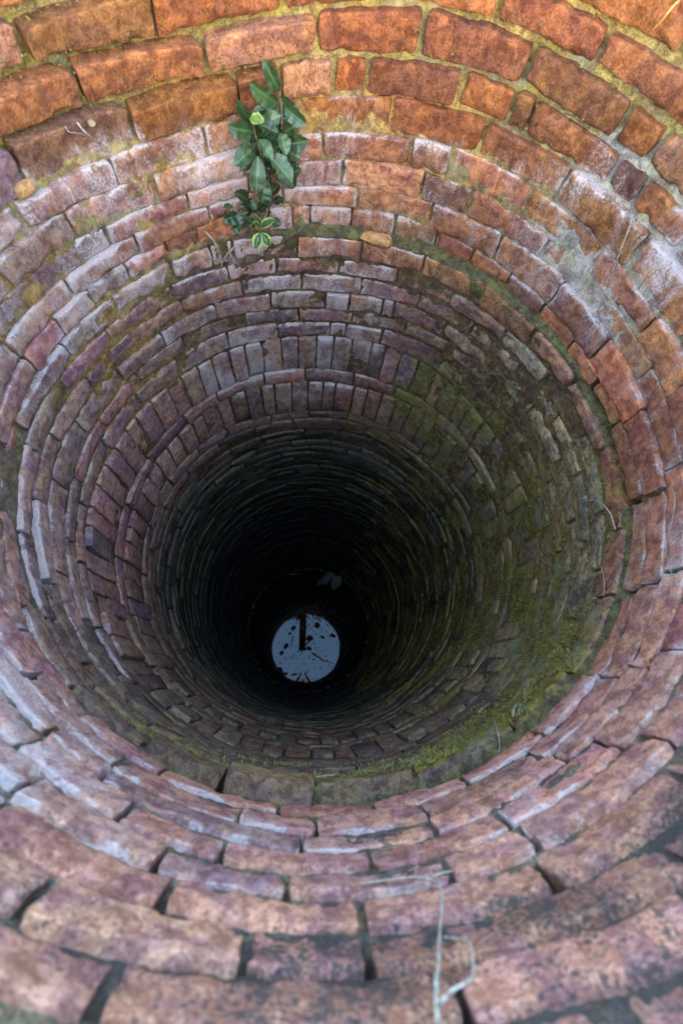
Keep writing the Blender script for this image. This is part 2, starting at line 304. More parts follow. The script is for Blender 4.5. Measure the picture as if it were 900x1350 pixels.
def brick_mesh(nu, nv, pL, pR, r_front, depth, zt, zbm, seed, rnd, amp, tilt=0.0):
    """one worn brick, in its own frame: x along the course, y into the wall, z up. zt/zbm are (left, right) heights, metres."""
    def grid(n, e, L):
        inner = np.linspace(e, L - e, n); return np.concatenate([[0, e * .35], inner, [L - e * .35, L]]) / L
    e = rnd
    L = pR - pL; H = (zt[0] + zt[1] - zbm[0] - zbm[1]) / 2
    S = grid(nu, min(e, L * .3), L); Tt = grid(nv, min(e, H * .3), H)
    s, t = np.meshgrid(S, Tt, indexing='ij')
    zlo = zbm[0] + (zbm[1] - zbm[0]) * s; zhi = zt[0] + (zt[1] - zt[0]) * s
    x = pL + L * s; z = zlo + (zhi - zlo) * t
    du = np.minimum(s, 1 - s) * L; dv = np.minimum(t, 1 - t) * H
    def rr(d): k = np.clip(1 - d / e, 0, 1); return e * (1 - np.sqrt(np.maximum(0, 1 - k * k)))
    y = np.maximum(rr(du), rr(dv)) * .75 + np.minimum(rr(du), rr(dv)) * .5
    q = np.stack([x, y * 0 + seed * 3.17, z], -1)
    wob = (fbm(q * 22, 3, seed) - .5); y = y + wob * amp * 1.3 + (fbm(q * 75, 3, seed + 5) - .5) * amp * 1.1
    ed = np.clip(1 - np.minimum(du, dv) / (e * 1.6), 0, 1)
    ed2 = np.clip(1.15 - np.minimum(du, dv) / (e * 2.6), 0, 1)
    chip = np.clip((fbm(q * 30, 3, seed + 9) - .54) / .14, 0, 1) * ed2; y = y + chip * .011
    spall = np.clip((fbm(q * 11, 2, seed + 14) - .60) / .05, 0, 1); y = y + spall * .0045
    # uneven arrises
    cx = (fbm(q * 26, 2, seed + 21) - .5) * .010 * ed; cz = (fbm(q * 26, 2, seed + 33) - .5) * .010 * ed
    cor = np.clip(1 - du / (e * 1.8), 0, 1) * np.clip(1 - dv / (e * 1.8), 0, 1)
    x = x + cx + np.where(s < .5, 1, -1) * cor * e * .45; z = z + cz + np.where(t < .5, 1, -1) * cor * e * .45
    y = y - tilt * (t - .5) * H - .8 * x * x / (2 * r_front)
    nS, nT = s.shape
    V = np.stack([x, y, z], -1).reshape(-1, 3); idx = np.arange(nS * nT).reshape(nS, nT)
    Fq = np.stack([idx[:-1, :-1], idx[1:, :-1], idx[1:, 1:], idx[:-1, 1:]], -1).reshape(-1, 4)
    ring = np.concatenate([idx[:, 0], idx[-1, 1:], idx[-2::-1, -1], idx[0, -2:0:-1]])
    B1 = V[ring].copy(); B1[:, 1] = B1[:, 1] * .6 + .4 * depth; B1[:, 0] *= 1.0; B2 = V[ring].copy(); B2[:, 1] = depth
    n0 = len(V); nr = len(ring); V = np.concatenate([V, B1, B2])
    r0 = ring; r1 = np.arange(n0, n0 + nr); r2 = r1 + nr
    side = [np.stack([a, b, np.roll(b, -1), np.roll(a, -1)], -1) for a, b in ((r0, r1), (r1, r2))]
    Fq = np.concatenate([Fq] + side)
    edge = np.concatenate([np.clip(ed, 0, 1).reshape(-1), np.ones(2 * nr)])
    flat = np.arange(len(Fq)) < len(Fq) - 2 * nr
    return V, Fq, edge, flat

# ---- lay out every brick of every course
def joints_for(k):
    nm = NAMES[k]; zc = float(BOUNDS[k].mean() + BOUNDS[k + 1].mean()) / 2
    rng = np.random.default_rng(500 + k)
    if nm in 'ST' and nm != 'deep':
        n = 66; base = JOINTS[nm]; step = 360.0 / n; lo, hi = base[0], base[-1]
        free = np.linspace(hi, lo + 360, int(round((lo + 360 - hi) / step)) + 1)[1:-1] + rng.normal(0, .45, int(round((lo + 360 - hi) / step)) - 1)
        return sorted([(a + 180) % 360 - 180 for a in list(base) + list(free)])
    full = 17.2 if zc < 1.2 else (15.8 if zc < 2.0 else 15.4)
    js = []
    for a in sorted(JOINTS.get(nm, [])):
        if not js or a - js[-1] > (2.9 if abs(a) < 100 else 8.5): js.append(a)
    if not js: js = [rng.uniform(-180, -165)]
    out = list(js)
    for a, b in zip(js, js[1:] + [js[0] + 360]):
        gap = b - a
        if gap > full * 1.3:
            n = int(round(gap / full)); cuts = np.linspace(a, b, n + 1)[1:-1] + rng.normal(0, full * .07, n - 1); out += list(cuts)
    return sorted([(a + 180) % 360 - 180 for a in out])
bricks = []
for kk in range(len(NAMES)):
    js = joints_for(kk)
    for a, b in zip(js, js[1:] + [js[0] + 360]):
        mid = (a + b) / 2
        zc = float(zb(kk, mid) + zb(kk + 1, mid)) / 2
        if zc > WATER + .05: continue
        ph = (mid + 180) % 360 - 180
        bricks.append(dict(k=kk, a=a, b=b, mid=ph, z=zc))
def project(P):
    v = P - CAM; c = np.stack([v @ right, -(v @ up), -(v @ back)], -1)
    return np.stack([450 + F_PX * c[:, 0] / np.maximum(c[:, 2], .05), 675 + F_PX * c[:, 1] / np.maximum(c[:, 2], .05)], -1), c[:, 2]
for br in bricks:
    A, Bq = br['a'], br['b']
    u = np.linspace(.05, .95, 5); Q = []
    for s in u:
        ph = A + (Bq - A) * s
        for t in u: Q.append((ph, float(zb(br['k'], ph)) * (1 - t) + float(zb(br['k'] + 1, ph)) * t))
    Q = np.array(Q); P = place(Q[:, 0], rad(Q[:, 0], Q[:, 1]), Q[:, 1]); px, dz = project(P)
    ins = (px[:, 0] > 0) & (px[:, 0] < 900) & (px[:, 1] > 0) & (px[:, 1] < 1350) & (dz > .05)
    g = px.reshape(5, 5, 2); d1 = g[-1, -1] - g[0, 0]; d2 = g[-1, 0] - g[0, -1]
    area = abs(d1[0] * d2[1] - d1[1] * d2[0]) / 2 * ins.mean()
    br['area'] = area
order = sorted(bricks, key=lambda b: -b['area'])
for i, br in enumerate(order): br['single'] = i < 300 and br['area'] > 0

well = thing('brick_well', 'old round brick well seen from its rim, with pale salts, moss and dark water below', 'well', (0, 0, -RIM))
WELL_M = Matrix.Translation((0, 0, RIM))
stV, stF, stC, stM, stE, stS, off = [], [], [], [], [], [], 0
for n, br in enumerate(bricks):
    A, Bq, kk, ph, zc = br['a'], br['b'], br['k'], br['mid'], br['z']
    rng = np.random.default_rng(9000 + n); single = br['single']
    r = float(rad(ph, zc))
    upper = zc < .93; near = float(arc(ph, 180, 60, 40)); lft = float(arc(ph, -32, 22, 15))
    jw = .007 + .004 * (zc < .9) + rng.uniform(-.002, .003)      # joint thickness, metres
    jv = .0045 + .011 * float(sm((.95 - zc) / .15)) * (1 - near) + .006 * float(arc(ph, 55, 16, 10)) * (zc < 1.1) + rng.uniform(-.002, .002)
    if near > .4: jw += -.001 + rng.uniform(-.002, .003); jv = .003
    if zc > 1.36: jv = .011 if zc < 1.95 else .008
    mossy = float(arc(ph, 92, 55, 40)) * float(zc > 1.4)
    if NAMES[kk] in 'ST': jw = .008
    if zc > 1.36 and zc < 1.96: jv = .018                        # deeply washed beds below the ledge
    proud = rng.normal(0, .0045) * (1 - .5 * near) - .010 * float(lft) * (zc < .95) * rng.uniform(.3, 1.4)
    if NAMES[kk] == 'deep': proud = rng.normal(0, .004) + .016 * (hash3(kk, 3, 5, 8) - .5)
    rF = r * R + proud
    half = math.radians((Bq - A) / 2) * r * R
    pL, pR = -half + jw / 2, half - jw / 2
    if pR - pL < .012: continue
    zt = [-float(zb(kk, A + .5)) * R - jv / 2 + zc * R + rng.normal(0, .0018), -float(zb(kk, Bq - .5)) * R - jv / 2 + zc * R + rng.normal(0, .0018)]
    zl = [-float(zb(kk + 1, A + .5)) * R + jv / 2 + zc * R + rng.normal(0, .0018), -float(zb(kk + 1, Bq - .5)) * R + jv / 2 + zc * R + rng.normal(0, .0018)]
    if NAMES[kk] == 'I' and 68 < ph < 104: zt = [v - .016 * R for v in zt]      # slipped below the gap in the ledge
    if NAMES[kk] == 'H' and 68 < ph < 104: zl = [v + .004 * R for v in zl]
    big = br['area'] > 900
    nu, nv = ((24, 10) if br['area'] > 3000 else (13, 6) if big else (7, 3)) if single else (4, 2)
    if NAMES[kk] in 'ST': nu, nv = (4, 7) if single else (2, 4)
    rnd = (rng.uniform(.0038, .0065) if zc < 1.36 else .005) * (1 - .25 * near)
    tilt = rng.normal(.02, .04) + (.16 * lft if zc < .95 else 0)
    V, Fq, edge, flat = brick_mesh(nu, nv, pL, pR, rF, .085, zt, zl, n, rnd, .0040 if zc < 2.7 else .006, tilt) if mossy < .5 else brick_mesh(nu, nv, pL, pR, rF + rng.normal(.002, .004), .085, zt, zl, n, .010, .010, tilt)
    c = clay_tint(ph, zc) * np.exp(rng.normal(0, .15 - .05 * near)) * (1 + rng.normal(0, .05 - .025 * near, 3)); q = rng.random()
    if q < .12: c = c * np.array([.72, .80, .95])                # over-burnt
    elif q < .30 and zc < 1.0 and near < .3: c = np.array([.245, .102, .050]) * np.exp(rng.normal(0, .12))
    elif q < .50 and zc < 1.0 and near < .3: c = np.array([.215, .074, .028]) * np.exp(rng.normal(0, .12))
    elif q < .24 and zc < 1.4 and near < .3: c = c * np.array([1.2, 1.15, 1.0])
    if br['single'] and adiff(ph, -21) < 5 and .92 < zc < 1.36 and q < .5: c = np.array([.36, .095, .025])   # fresh orange spalls behind the seedling
    ang = math.radians(ph)
    mk = masks(np.full(len(V), ph), np.full(len(V), zc)); mk = np.clip(mk + rng.normal(0, .05, 3), 0, 1)
    # smooth change of cover along a brick
    cs, sn = math.cos(ang), math.sin(ang)
    wx = rF * sn + V[:, 0] * cs + V[:, 1] * sn; wy = rF * cs - V[:, 0] * sn + V[:, 1] * cs; wz = -zc * R + V[:, 2]
    pa = np.degrees(np.arctan2(wx, wy)); mk = np.clip(masks(pa, -wz / R) + rng.normal(0, .035, 3) * np.array([1, .7, 1]), 0, 1)
    colA = np.concatenate([np.tile(np.clip(c, .02, .8), (len(V), 1)), np.ones((len(V), 1))], 1)
    mkA = np.concatenate([mk, np.ones((len(V), 1))], 1)
    if single:
        me = mesh_from('brick', V, Fq, flat, {'col': ('FLOAT_COLOR', colA), 'mask': ('FLOAT_COLOR', mkA), 'edge': ('FLOAT', edge)})
        o = link('brick', me, M_BRICK, well)
        o.location = (rF * sn, rF * cs, -zc * R + RIM); o.rotation_euler = (0, 0, -ang)
    else:
        stV.append(np.stack([wx, wy, wz + RIM], -1)); stF.append(Fq + off); off += len(V); stC.append(colA); stM.append(mkA); stE.append(edge); stS.append(flat)
me = mesh_from('brickwork', np.concatenate(stV), np.concatenate(stF), np.concatenate(stS), {'col': ('FLOAT_COLOR', np.concatenate(stC)), 'mask': ('FLOAT_COLOR', np.concatenate(stM)), 'edge': ('FLOAT', np.concatenate(stE))})
link('brickwork', me, M_BRICK, well, kind='stuff')

# ---- mortar bed behind and between the bricks: one rough lining
def lining():
    zs = np.concatenate([np.arange(.30, 2.75, .0105), np.arange(2.75, WATER + .12, .05)])
    ph = np.arange(-180, 180, .55)
    Z, PH = np.meshgrid(zs, ph, indexing='ij')
    P = place(PH, np.ones_like(PH), Z)
    n1 = fbm(P * 24, 3, 71); n2 = fbm(P * 95, 2, 72)
    rec = .0138 + .008 * (1 - sm((Z - .86) / .12)) * arc(PH, 0, 90, 30) - .009 * arc(PH, 92, 55, 40) * sm((Z - 1.5) / .15) + 0 * Z
    rec = rec - .003 * arc(PH, 10, 30, 20) * band(Z, .72, 1.12, .1) - .004 * arc(PH, 55, 18, 12) * band(Z, .7, 1.25, .1)
    rec = rec - .004 * arc(PH, -30, 40, 20) * band(Z, .95, 1.5, .1)
    rec = rec - .004 * arc(PH, 180, 62, 40) * (1 - sm((Z - 1.25) / .1)) + .012 * arc(PH, -38, 26, 10) * (1 - sm((Z - .9) / .06))
    rec = rec - .005 * band(Z, 1.37, 2.0, .05)
    rec = rec + .09 * slot(PH, Z)
    # perished mortar in the upright joints
    for br in bricks:
        if br['z'] > 1.9 or NAMES[br['k']] == 'rim': continue
        a = br['a']; ci = np.abs((ph - a + 180) % 360 - 180) < 1.3
        zi = (zs > BOUNDS[br['k']].min() - .01) & (zs < BOUNDS[br['k'] + 1].max() + .01)
        sel = np.ix_(zi, ci); nr_ = float(arc(a, 180, 62, 40)); up = hash3(int(a * 10) + 4000, br['k'], 1, 3)
        inside = sm((Z[sel] - zb(br['k'], PH[sel])) / .012 - .3) * sm((zb(br['k'] + 1, PH[sel]) - Z[sel]) / .012 - .3)
        rec[sel] = np.maximum(rec[sel], rec[sel] + inside * sm(1.4 - adiff(PH[sel], a) / .8) * (.034 * nr_ * (up > .45) + .012) * (.25 + up))
    rr = rad(PH, Z) * R + rec + (n1 - .5) * .013 * (1 - .5 * arc(PH, 180, 62, 40)) + (n2 - .5) * .008
    V = place(PH, rr / R, Z); V[..., 2] += RIM
    nz, npz = Z.shape; idx = np.arange(nz * npz).reshape(nz, npz)
    Fq = np.stack([idx[:-1], np.roll(idx, -1, 1)[:-1], np.roll(idx, -1, 1)[1:], idx[1:]], -1).reshape(-1, 4)[:, ::-1]
    sand = np.array([.20, .135, .050]); ochre = np.array([.30, .155, .045]); lime = np.array([.27, .225, .165]); grey = np.array([.105, .080, .062]); brown = np.array([.105, .062, .032])
    def lay(c, col, f): return c * (1 - f[..., None]) + col * f[..., None]
    c = np.tile(sand, Z.shape + (1,))
    och = np.clip(fbm(P * 6, 3, 77) * 3 - 1.0, 0, 1)
    c = lay(c, ochre, .9 * och * arc(PH, -5, 30, 20) * band(Z, .86, 1.3, .1)); c = lay(c, ochre, .75 * och * arc(PH, -55, 22, 20) * band(Z, 1.0, 1.9, .15))
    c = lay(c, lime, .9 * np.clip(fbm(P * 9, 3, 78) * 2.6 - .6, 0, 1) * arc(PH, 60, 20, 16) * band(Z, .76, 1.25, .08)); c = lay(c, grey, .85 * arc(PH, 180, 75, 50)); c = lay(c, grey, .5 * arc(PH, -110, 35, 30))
    c = lay(c, brown, .9 * arc(PH, 20, 62, 30) * sm((Z - 1.34) / .03)); c = lay(c, brown, .6 * sm((Z - 1.9) / .2)); c = lay(c, np.array([.03, .026, .013]), .9 * sm((Z - 2.4) / 1.0)); c = lay(c, np.array([.03, .026, .012]), .9 * slot(PH, Z)); c = lay(c, np.array([.075, .062, .025]), .85 * band(Z, 1.325, 1.42, .02) * (1 - arc(PH, -85, 60, 40)))  # mortar also darkened down the shaft to paint in the loss of light
    mk = masks(PH, Z, True)
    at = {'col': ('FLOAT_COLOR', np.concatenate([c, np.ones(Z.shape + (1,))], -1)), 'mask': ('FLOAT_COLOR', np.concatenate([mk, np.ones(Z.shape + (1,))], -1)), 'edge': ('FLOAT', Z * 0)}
    link('mortar', mesh_from('mortar', V.reshape(-1, 3), Fq, True, at), M_MORTAR, well)
lining()

# ------------------------------------------------------------------ places on the wall and on the water
def view_ray(px, py):
    d = cam_to_world(np.array([(px - 450) / F_PX, (py - 675) / F_PX, 1.0])); return d
def at_wall(px, py, lift=0.0):
    d = view_ray(px, py); r = R
    for _ in range(10):
        a = d[0] ** 2 + d[1] ** 2; b = 2 * (CAM[0] * d[0] + CAM[1] * d[1]); c = CAM[0] ** 2 + CAM[1] ** 2 - r * r
        t = (-b + math.sqrt(b * b - 4 * a * c)) / (2 * a); p = CAM + d * t
        rn = float(rad(math.degrees(math.atan2(p[0], p[1])), min(max(-p[2] / R, .3), 7.6))) * R - lift; r = .5 * r + .5 * rn
    return p
def at_water(px, py, lift=0.0):
    d = view_ray(px, py); return CAM + d * ((-WATER * R + lift) / d[2])
def smooth_path(pts, sub=4):
    P = [np.array(p, float) for p in pts]
    if len(P) < 3: return P
    E = [2 * P[0] - P[1]] + P + [2 * P[-1] - P[-2]]; out = []
    for i in range(1, len(E) - 2):
        for k in range(sub):
            t = k / sub; a, b, c, d = E[i - 1], E[i], E[i + 1], E[i + 2]
            out.append(.5 * (2 * b + (c - a) * t + (2 * a - 5 * b + 4 * c - d) * t * t + (3 * b - a - 3 * c + d) * t ** 3))
    return out + [P[-1]]
def tube(pts, r0, r1, sides=6, sub=4, wob=.12, seed=0):
    P = smooth_path(pts, sub); n = len(P); rng = np.random.default_rng(seed); V, F = [], []; prev = None
    for i, p in enumerate(P):
        tg = P[min(i + 1, n - 1)] - P[max(i - 1, 0)]; tg = tg / (np.linalg.norm(tg) + 1e-9)
        s = np.cross(tg, prev if prev is not None else (np.array([0, 0, 1.0]) if abs(tg[2]) < .9 else np.array([1.0, 0, 0])))
        s /= np.linalg.norm(s) + 1e-9; u = np.cross(s, tg); prev = u
        rr = (r0 + (r1 - r0) * i / (n - 1)) * (1 + rng.normal(0, wob))
        for k in range(sides):
            a = 2 * math.pi * k / sides; V.append(p + (s * math.cos(a) + u * math.sin(a)) * rr)
    for i in range(n - 1):
        for k in range(sides): F.append((i * sides + k, i * sides + (k + 1) % sides, (i + 1) * sides + (k + 1) % sides, (i + 1) * sides + k))
    F.append(tuple(range(sides))[::-1]); F.append(tuple(range((n - 1) * sides, n * sides)))
    return V, F
def join(parts):
    V, F = [], []
    for v, f in parts: F += [tuple(i + len(V) for i in q) for q in f]; V += list(v)
    return V, F

# ------------------------------------------------------------------ ground, parapet, water
M_GROUND = simple('trodden_earth', (.13, .10, .055), .95, .35, 3, .5)
def annulus(r0, r1, z0, z1, n=96, jit=0):
    V, F = [], []
    for k in range(n):
        a = 2 * math.pi * k / n
        for r, z in ((r0, z0), (r1, z1)): V.append((r * math.sin(a), r * math.cos(a), z))
    for k in range(n): j = (k + 1) % n; F.append((2 * k, 2 * k + 1, 2 * j + 1, 2 * j))
    return V, F
V, F = join([annulus(1.2 * R, 8, GROUND, GROUND), annulus(8, 60, GROUND, GROUND), annulus(60, 1500, GROUND, GROUND)])
link('ground', mesh_from('ground', V, F, False), M_GROUND, None, kind='structure')
V, F = join([annulus(1.075 * R, 1.36 * R, -RIM + .004, -RIM, 72), annulus(1.36 * R, 1.38 * R, -RIM, GROUND - .02, 72)])
V = [(x, y, z + RIM) for x, y, z in V]; nV = len(V)
at = {'col': ('FLOAT_COLOR', np.tile([.30, .13, .08, 1], (nV, 1))), 'mask': ('FLOAT_COLOR', np.tile([.25, .3, .35, 1], (nV, 1))), 'edge': ('FLOAT', np.zeros(nV))}
link('parapet', mesh_from('parapet', V, F, False, at), M_BRICK, well)

mt, nt, bs = new_mat('still_water'); M_WATER = mt
bs.inputs['Base Color'].default_value = (.006, .006, .005, 1); bs.inputs['Roughness'].default_value = .0; bs.inputs['IOR'].default_value = 1.33
V, F = annulus(.0005, 1.03 * R, -WATER * R, -WATER * R, 96)
link('water', mesh_from('water', V, F, False), M_WATER, None, kind='structure')

# litter on the water
def flat_leaf(name, px, py, L, Wd, rot, mat, label, cat='leaf', group=None, lobes=False):
    c = at_water(px, py, .006); n = 10; V = [(0, 0, .004)]; rng = random.Random(int(px * 7 + py))
    for k in range(n):
        a = 2 * math.pi * k / n; rr = 1 + rng.uniform(-.22, .22)
        V.append((math.cos(a) * L / 2 * rr, math.sin(a) * Wd / 2 * rr, rng.uniform(0, .006)))
    F = [(0, 1 + k, 1 + (k + 1) % n) for k in range(n)]
    F += [(0 + n + 1, n + 2 + (k + 1) % n, n + 2 + k) for k in range(n)]
    V += [(x, y, z - .003) for x, y, z in V]
    F += [(1 + k, n + 2 + k, n + 2 + (k + 1) % n, 1 + (k + 1) % n) for k in range(n)]
    o = link(name, mesh_from(name, V, F), mat); o.location = c; o.rotation_euler = (0, 0, rot)
    o['label'] = label; o['category'] = cat
    if group: o['group'] = group
GL = 'leaves floating on the well water'; GT = 'twigs floating on the well water'
for px, py, L, Wd, rot, mat, lab in (
    (430, 763, .38, .19, .65, M_PALE, 'large pale leaf afloat in the dark above the sky reflection, left one of two'),
    (443, 767, .30, .20, 1.2, M_PALE, 'rounder pale leaf afloat beside the larger pale leaf'),
    (408, 842, .17, .15, .3, M_DEAD, 'dark leaf at the end of the short twig in the middle of the reflected sky'),
    (418, 824, .15, .15, 0, M_DEAD, 'round dark leaf at the top right edge of the reflected sky'),
    (377, 852, .18, .09, 1.0, M_DEAD, 'long dark leaf on the left side of the reflected sky'),
    (371, 861, .13, .08, .9, M_DEAD, 'small dark leaf below the long leaf on the left of the reflected sky'),
    (425, 840, .12, .06, -.4, M_DEAD, 'small dark leaf on the upper right of the reflected sky'),
    (376, 888, .13, .08, .1, M_DEAD, 'dark leaf at the lower left of the reflected sky'),
    (388, 889, .16, .05, .2, M_DEAD, 'narrow dark leaf at the bottom of the reflected sky'),
    (387, 828, .13, .10, .5, M_DEAD, 'dark leaf at the top left edge of the reflected sky'),
    (382, 835, .09, .06, .5, M_DEAD, 'tiny dark leaf just below the leaf on the top left edge of the reflected sky'),
    (407, 855, .13, .09, -.3, M_DEAD, 'ragged dark leaf right of the plank reflection tip'),
    (368, 885, .16, .20, .2, M_DEAD, 'dark clump on the lower left rim of the reflected sky'),
    (439, 838, .16, .08, -.5, M_DEAD, 'dark leaf on the right rim of the reflected sky')):
    flat_leaf('floating_leaf', px, py, L * (.62 if mat is M_DEAD else .8), Wd * (.62 if mat is M_DEAD else .7), rot, mat, lab, group=GL)
for pts, r, lab in (
    ([(401, 851), (406, 847), (411, 843)], .014, 'short dark twig with a leaf at its end beside the plank reflection'),
    ([(411, 861), (418, 865), (426, 871)], .015, 'dark twig slanting down to the right in the reflected sky'),
    ([(386, 838), (385, 846), (383, 855)], .008, 'thin upright twig left of the plank reflection'),
    ([(426, 871), (434, 873), (441, 876)], .007, 'thin twig running out to the right rim of the reflected sky'),
    ([(381, 757), (388, 757), (396, 757)], .008, 'pale straw lying near the far side of the water')):
    P = [at_water(x, y, .008) for x, y in pts]; c0 = P[0]
    v, f = tube([p - c0 for p in P], r, r * .6, 5, 3, .2)
    o = link('floating_twig', mesh_from('floating_twig', v, f), M_DEAD if 'straw' not in lab else M_ROOT); o.location = c0
    o['label'] = lab; o['category'] = 'twig'; o['group'] = GT
V, F = [], []
for i in range(900):                                     # scum and crumbs, thickest along the wall and beyond the reflection
    q = RNG.random()
    if q < .5: a = RNG.uniform(0, 2 * math.pi); rr = R * (1.0 - abs(RNG.normal(0, .02)) - .012); p = np.array([rr * math.sin(a), rr * math.cos(a)])
    elif q < .8: c = at_water(412 + RNG.normal(0, 16), 812 + RNG.normal(0, 10)); p = c[:2]
    else: c = at_water(403 + RNG.normal(0, 26), 860 + RNG.normal(0, 24)); p = c[:2]
    if np.hypot(*p) > .985 * R: p = p * .985 * R / np.hypot(*p)
    s = RNG.uniform(.006, .022); a = RNG.uniform(0, 6.28); e = RNG.uniform(.2, .6)
    d = np.array([math.cos(a), math.sin(a)]) * s; t = np.array([-d[1], d[0]]) * e; z = -WATER * R + .004; b = len(V)
    V += [(*(p - d), z), (*(p + t), z + .006), (*(p + d), z), (*(p - t), z + .003)]; F.append((b, b + 1, b + 2, b + 3))
link('water_litter', mesh_from('water_litter', V, F, False), simple('litter', (.11, .09, .065), .7, .5, 30), None, kind='stuff', label='fine straw and crumbs drifting on the well water', category='litter')

# ------------------------------------------------------------------ the seedling on the far wall
mt, nt, bs = new_mat('leaf'); M_LEAF = mt; g = G(nt)
pos = g.n('ShaderNodeNewGeometry').outputs['Position']
lc = g.attr('col').outputs['Color']; rib = g.attr('edge').outputs['Fac']
nz = g.noise(pos, 90, 4, .6)
c = g.mix(g.ramp(nz, .3, .7), g.mix(1.0, lc, (.75, .78, .8, 1), 'MULTIPLY'), g.mix(1.0, lc, (1.2, 1.18, 1.15, 1), 'MULTIPLY'))
c = g.mix(g.math('MULTIPLY', g.ramp(rib, .16, .0), .5), c, (.10, .14, .045, 1))
ysp = g.n('ShaderNodeSeparateColor'); nt.links.new(g.attr('mask').outputs['Color'], ysp.inputs[0]); yel = ysp.outputs[0]
c = g.mix(g.math('MULTIPLY', yel, g.ramp(g.math('ADD', rib, g.math('MULTIPLY', nz, .3)), .65, .95)), c, (.22, .27, .05, 1))
nt.links.new(c, bs.inputs['Base Color']); bs.inputs['Roughness'].default_value = .42; bs.inputs['Specular IOR Level'].default_value = .25
bp = g.n('ShaderNodeBump'); bp.inputs['Strength'].default_value = .25; bp.inputs['Distance'].default_value = .002; nt.links.new(nz, bp.inputs['Height']); nt.links.new(bp.outputs[0], bs.inputs['Normal'])
M_STEM = simple('green_brown_stem', (.13, .10, .045), .6, .3, 150)
def S(x, y): return 270 + x / 4.82, 60 + y / 4.82
# base point, tip, width (in the photograph's plant, scaled 4.82), distance of base and tip off the wall (m), colour, yellow edge
DK, MD, PA, YG = (.015, .028, .009), (.022, .039, .012), (.032, .051, .018), (.055, .085, .014)
LEAVES = [
 (475, 290, 378, 108, 95, .05, .07, DK, .25), (470, 365, 292, 258, 115, .05, .08, MD, .1), (480, 310, 562, 385, 75, .04, .05, DK, .2), (500, 385, 640, 505, 105, .05, .08, DK, .1),
 (305, 490, 208, 365, 90, .06, .09, MD, 0), (285, 465, 372, 475, 75, .09, .11, YG, .6), (345, 515, 482, 440, 95, .07, .08, MD, 0), (330, 500, 465, 545, 85, .08, .10, DK, .2),
 (305, 545, 160, 525, 115, .07, .10, MD, 0), (320, 540, 248, 685, 95, .09, .12, PA, .1), (340, 595, 432, 715, 85, .08, .11, MD, .1), (315, 650, 195, 752, 115, .06, .09, MD, 0),
 (335, 700, 330, 935, 118, .08, .11, PA, .1), (395, 700, 562, 860, 140, .08, .12, PA, 0), (490, 560, 612, 485, 80, .03, .05, MD, 0), (480, 550, 520, 690, 95, .05, .08, PA, 0),
 (515, 625, 652, 610, 105, .04, .07, DK, 0), (500, 660, 610, 715, 110, .03, .05, DK, 0), (450, 760, 575, 905, 110, .04, .06, DK, 0), (382, 840, 368, 1003, 105, .07, .09, MD, .1),
 (345, 700, 470, 745, 105, .06, .08, MD, 0), (310, 690, 232, 790, 95, .04, .06, DK, 0), (400, 620, 470, 700, 90, .05, .06, MD, 0), (370, 560, 455, 620, 80, .04, .05, DK, 0),
 (420, 470, 500, 560, 70, .03, .04, DK, 0), (280, 995, 202, 935, 85, .05, .07, DK, 0), (285, 985, 330, 1035, 70, .04, .05, DK, 0), (205, 1075, 128, 1110, 85, .05, .07, DK, 0),
 (195, 1080, 235, 1140, 65, .06, .07, DK, .1), (240, 1140, 172, 1175, 55, .04, .05, DK, 0), (390, 1090, 408, 985, 80, .05, .06, MD, 0), (340, 1090, 300, 1030, 65, .04, .05, DK, 0),
 (425, 1120, 485, 1135, 65, .03, .04, MD, 0), (350, 1150, 282, 1138, 62, .06, .07, MD, .8), (348, 1160, 322, 1088, 60, .05, .06, MD, .6), (358, 1158, 432, 1105, 60, .06, .08, PA, .9),
 (352, 1190, 322, 1288, 75, .06, .08, MD, 1.0), (360, 1190, 412, 1275, 72, .06, .08, MD, 1.0), (180, 1030, 125, 1022, 45, .04, .05, MD, .4), (440, 1000, 492, 970, 55, .02, .03, DK, 0),
 (450, 960, 500, 1010, 55, .02, .03, DK, 0), (300, 1050, 250, 990, 60, .03, .05, DK, 0), (270, 1100, 320, 1150, 60, .03, .05, DK, 0)]
root = at_wall(*S(430, 985), .0)
plant = thing('holly_seedling', 'dark green toothed-leaved seedling growing out of the brickwork high on the far wall', 'plant', tuple(root))
stems = []
for path, r0 in (([(430, 985, 0), (428, 880, .04), (440, 700, .05), (488, 520, .05), (482, 300, .05)], .0035), ([(430, 950, .01), (390, 800, .06), (340, 640, .07), (308, 505, .07)], .003),
                 ([(430, 985, 0), (330, 1040, .04), (240, 1070, .05), (195, 1078, .05)], .0025), ([(430, 985, 0), (390, 1080, .05), (352, 1180, .06)], .0025)):
    stems.append(tube([at_wall(*S(x, y), l) - root for x, y, l in path], r0, r0 * .55, 6, 4, .08))
v, f = join(stems); link('stem', mesh_from('stem', v, f), M_STEM, plant)
lr = random.Random(5)
for cx_, cy_, sx, sy, cnt in ((400, 560, 150, 190, 40), (410, 800, 120, 110, 14), (290, 1060, 110, 80, 16)):   # leaves deeper in the clump
    for _ in range(cnt):
        x0 = cx_ + lr.uniform(-.7, .7) * sx; y0 = cy_ + lr.uniform(-.8, .8) * sy; an = lr.uniform(-.6, 3.7); ll = lr.uniform(75, 130) * (1 if cy_ < 1000 else .6)
        LEAVES.append((x0, y0, x0 + math.cos(an) * ll, y0 + math.sin(an) * ll, ll * lr.uniform(.6, .8), lr.uniform(.01, .03), lr.uniform(.015, .05), lr.choice((DK, DK, MD)), 0))
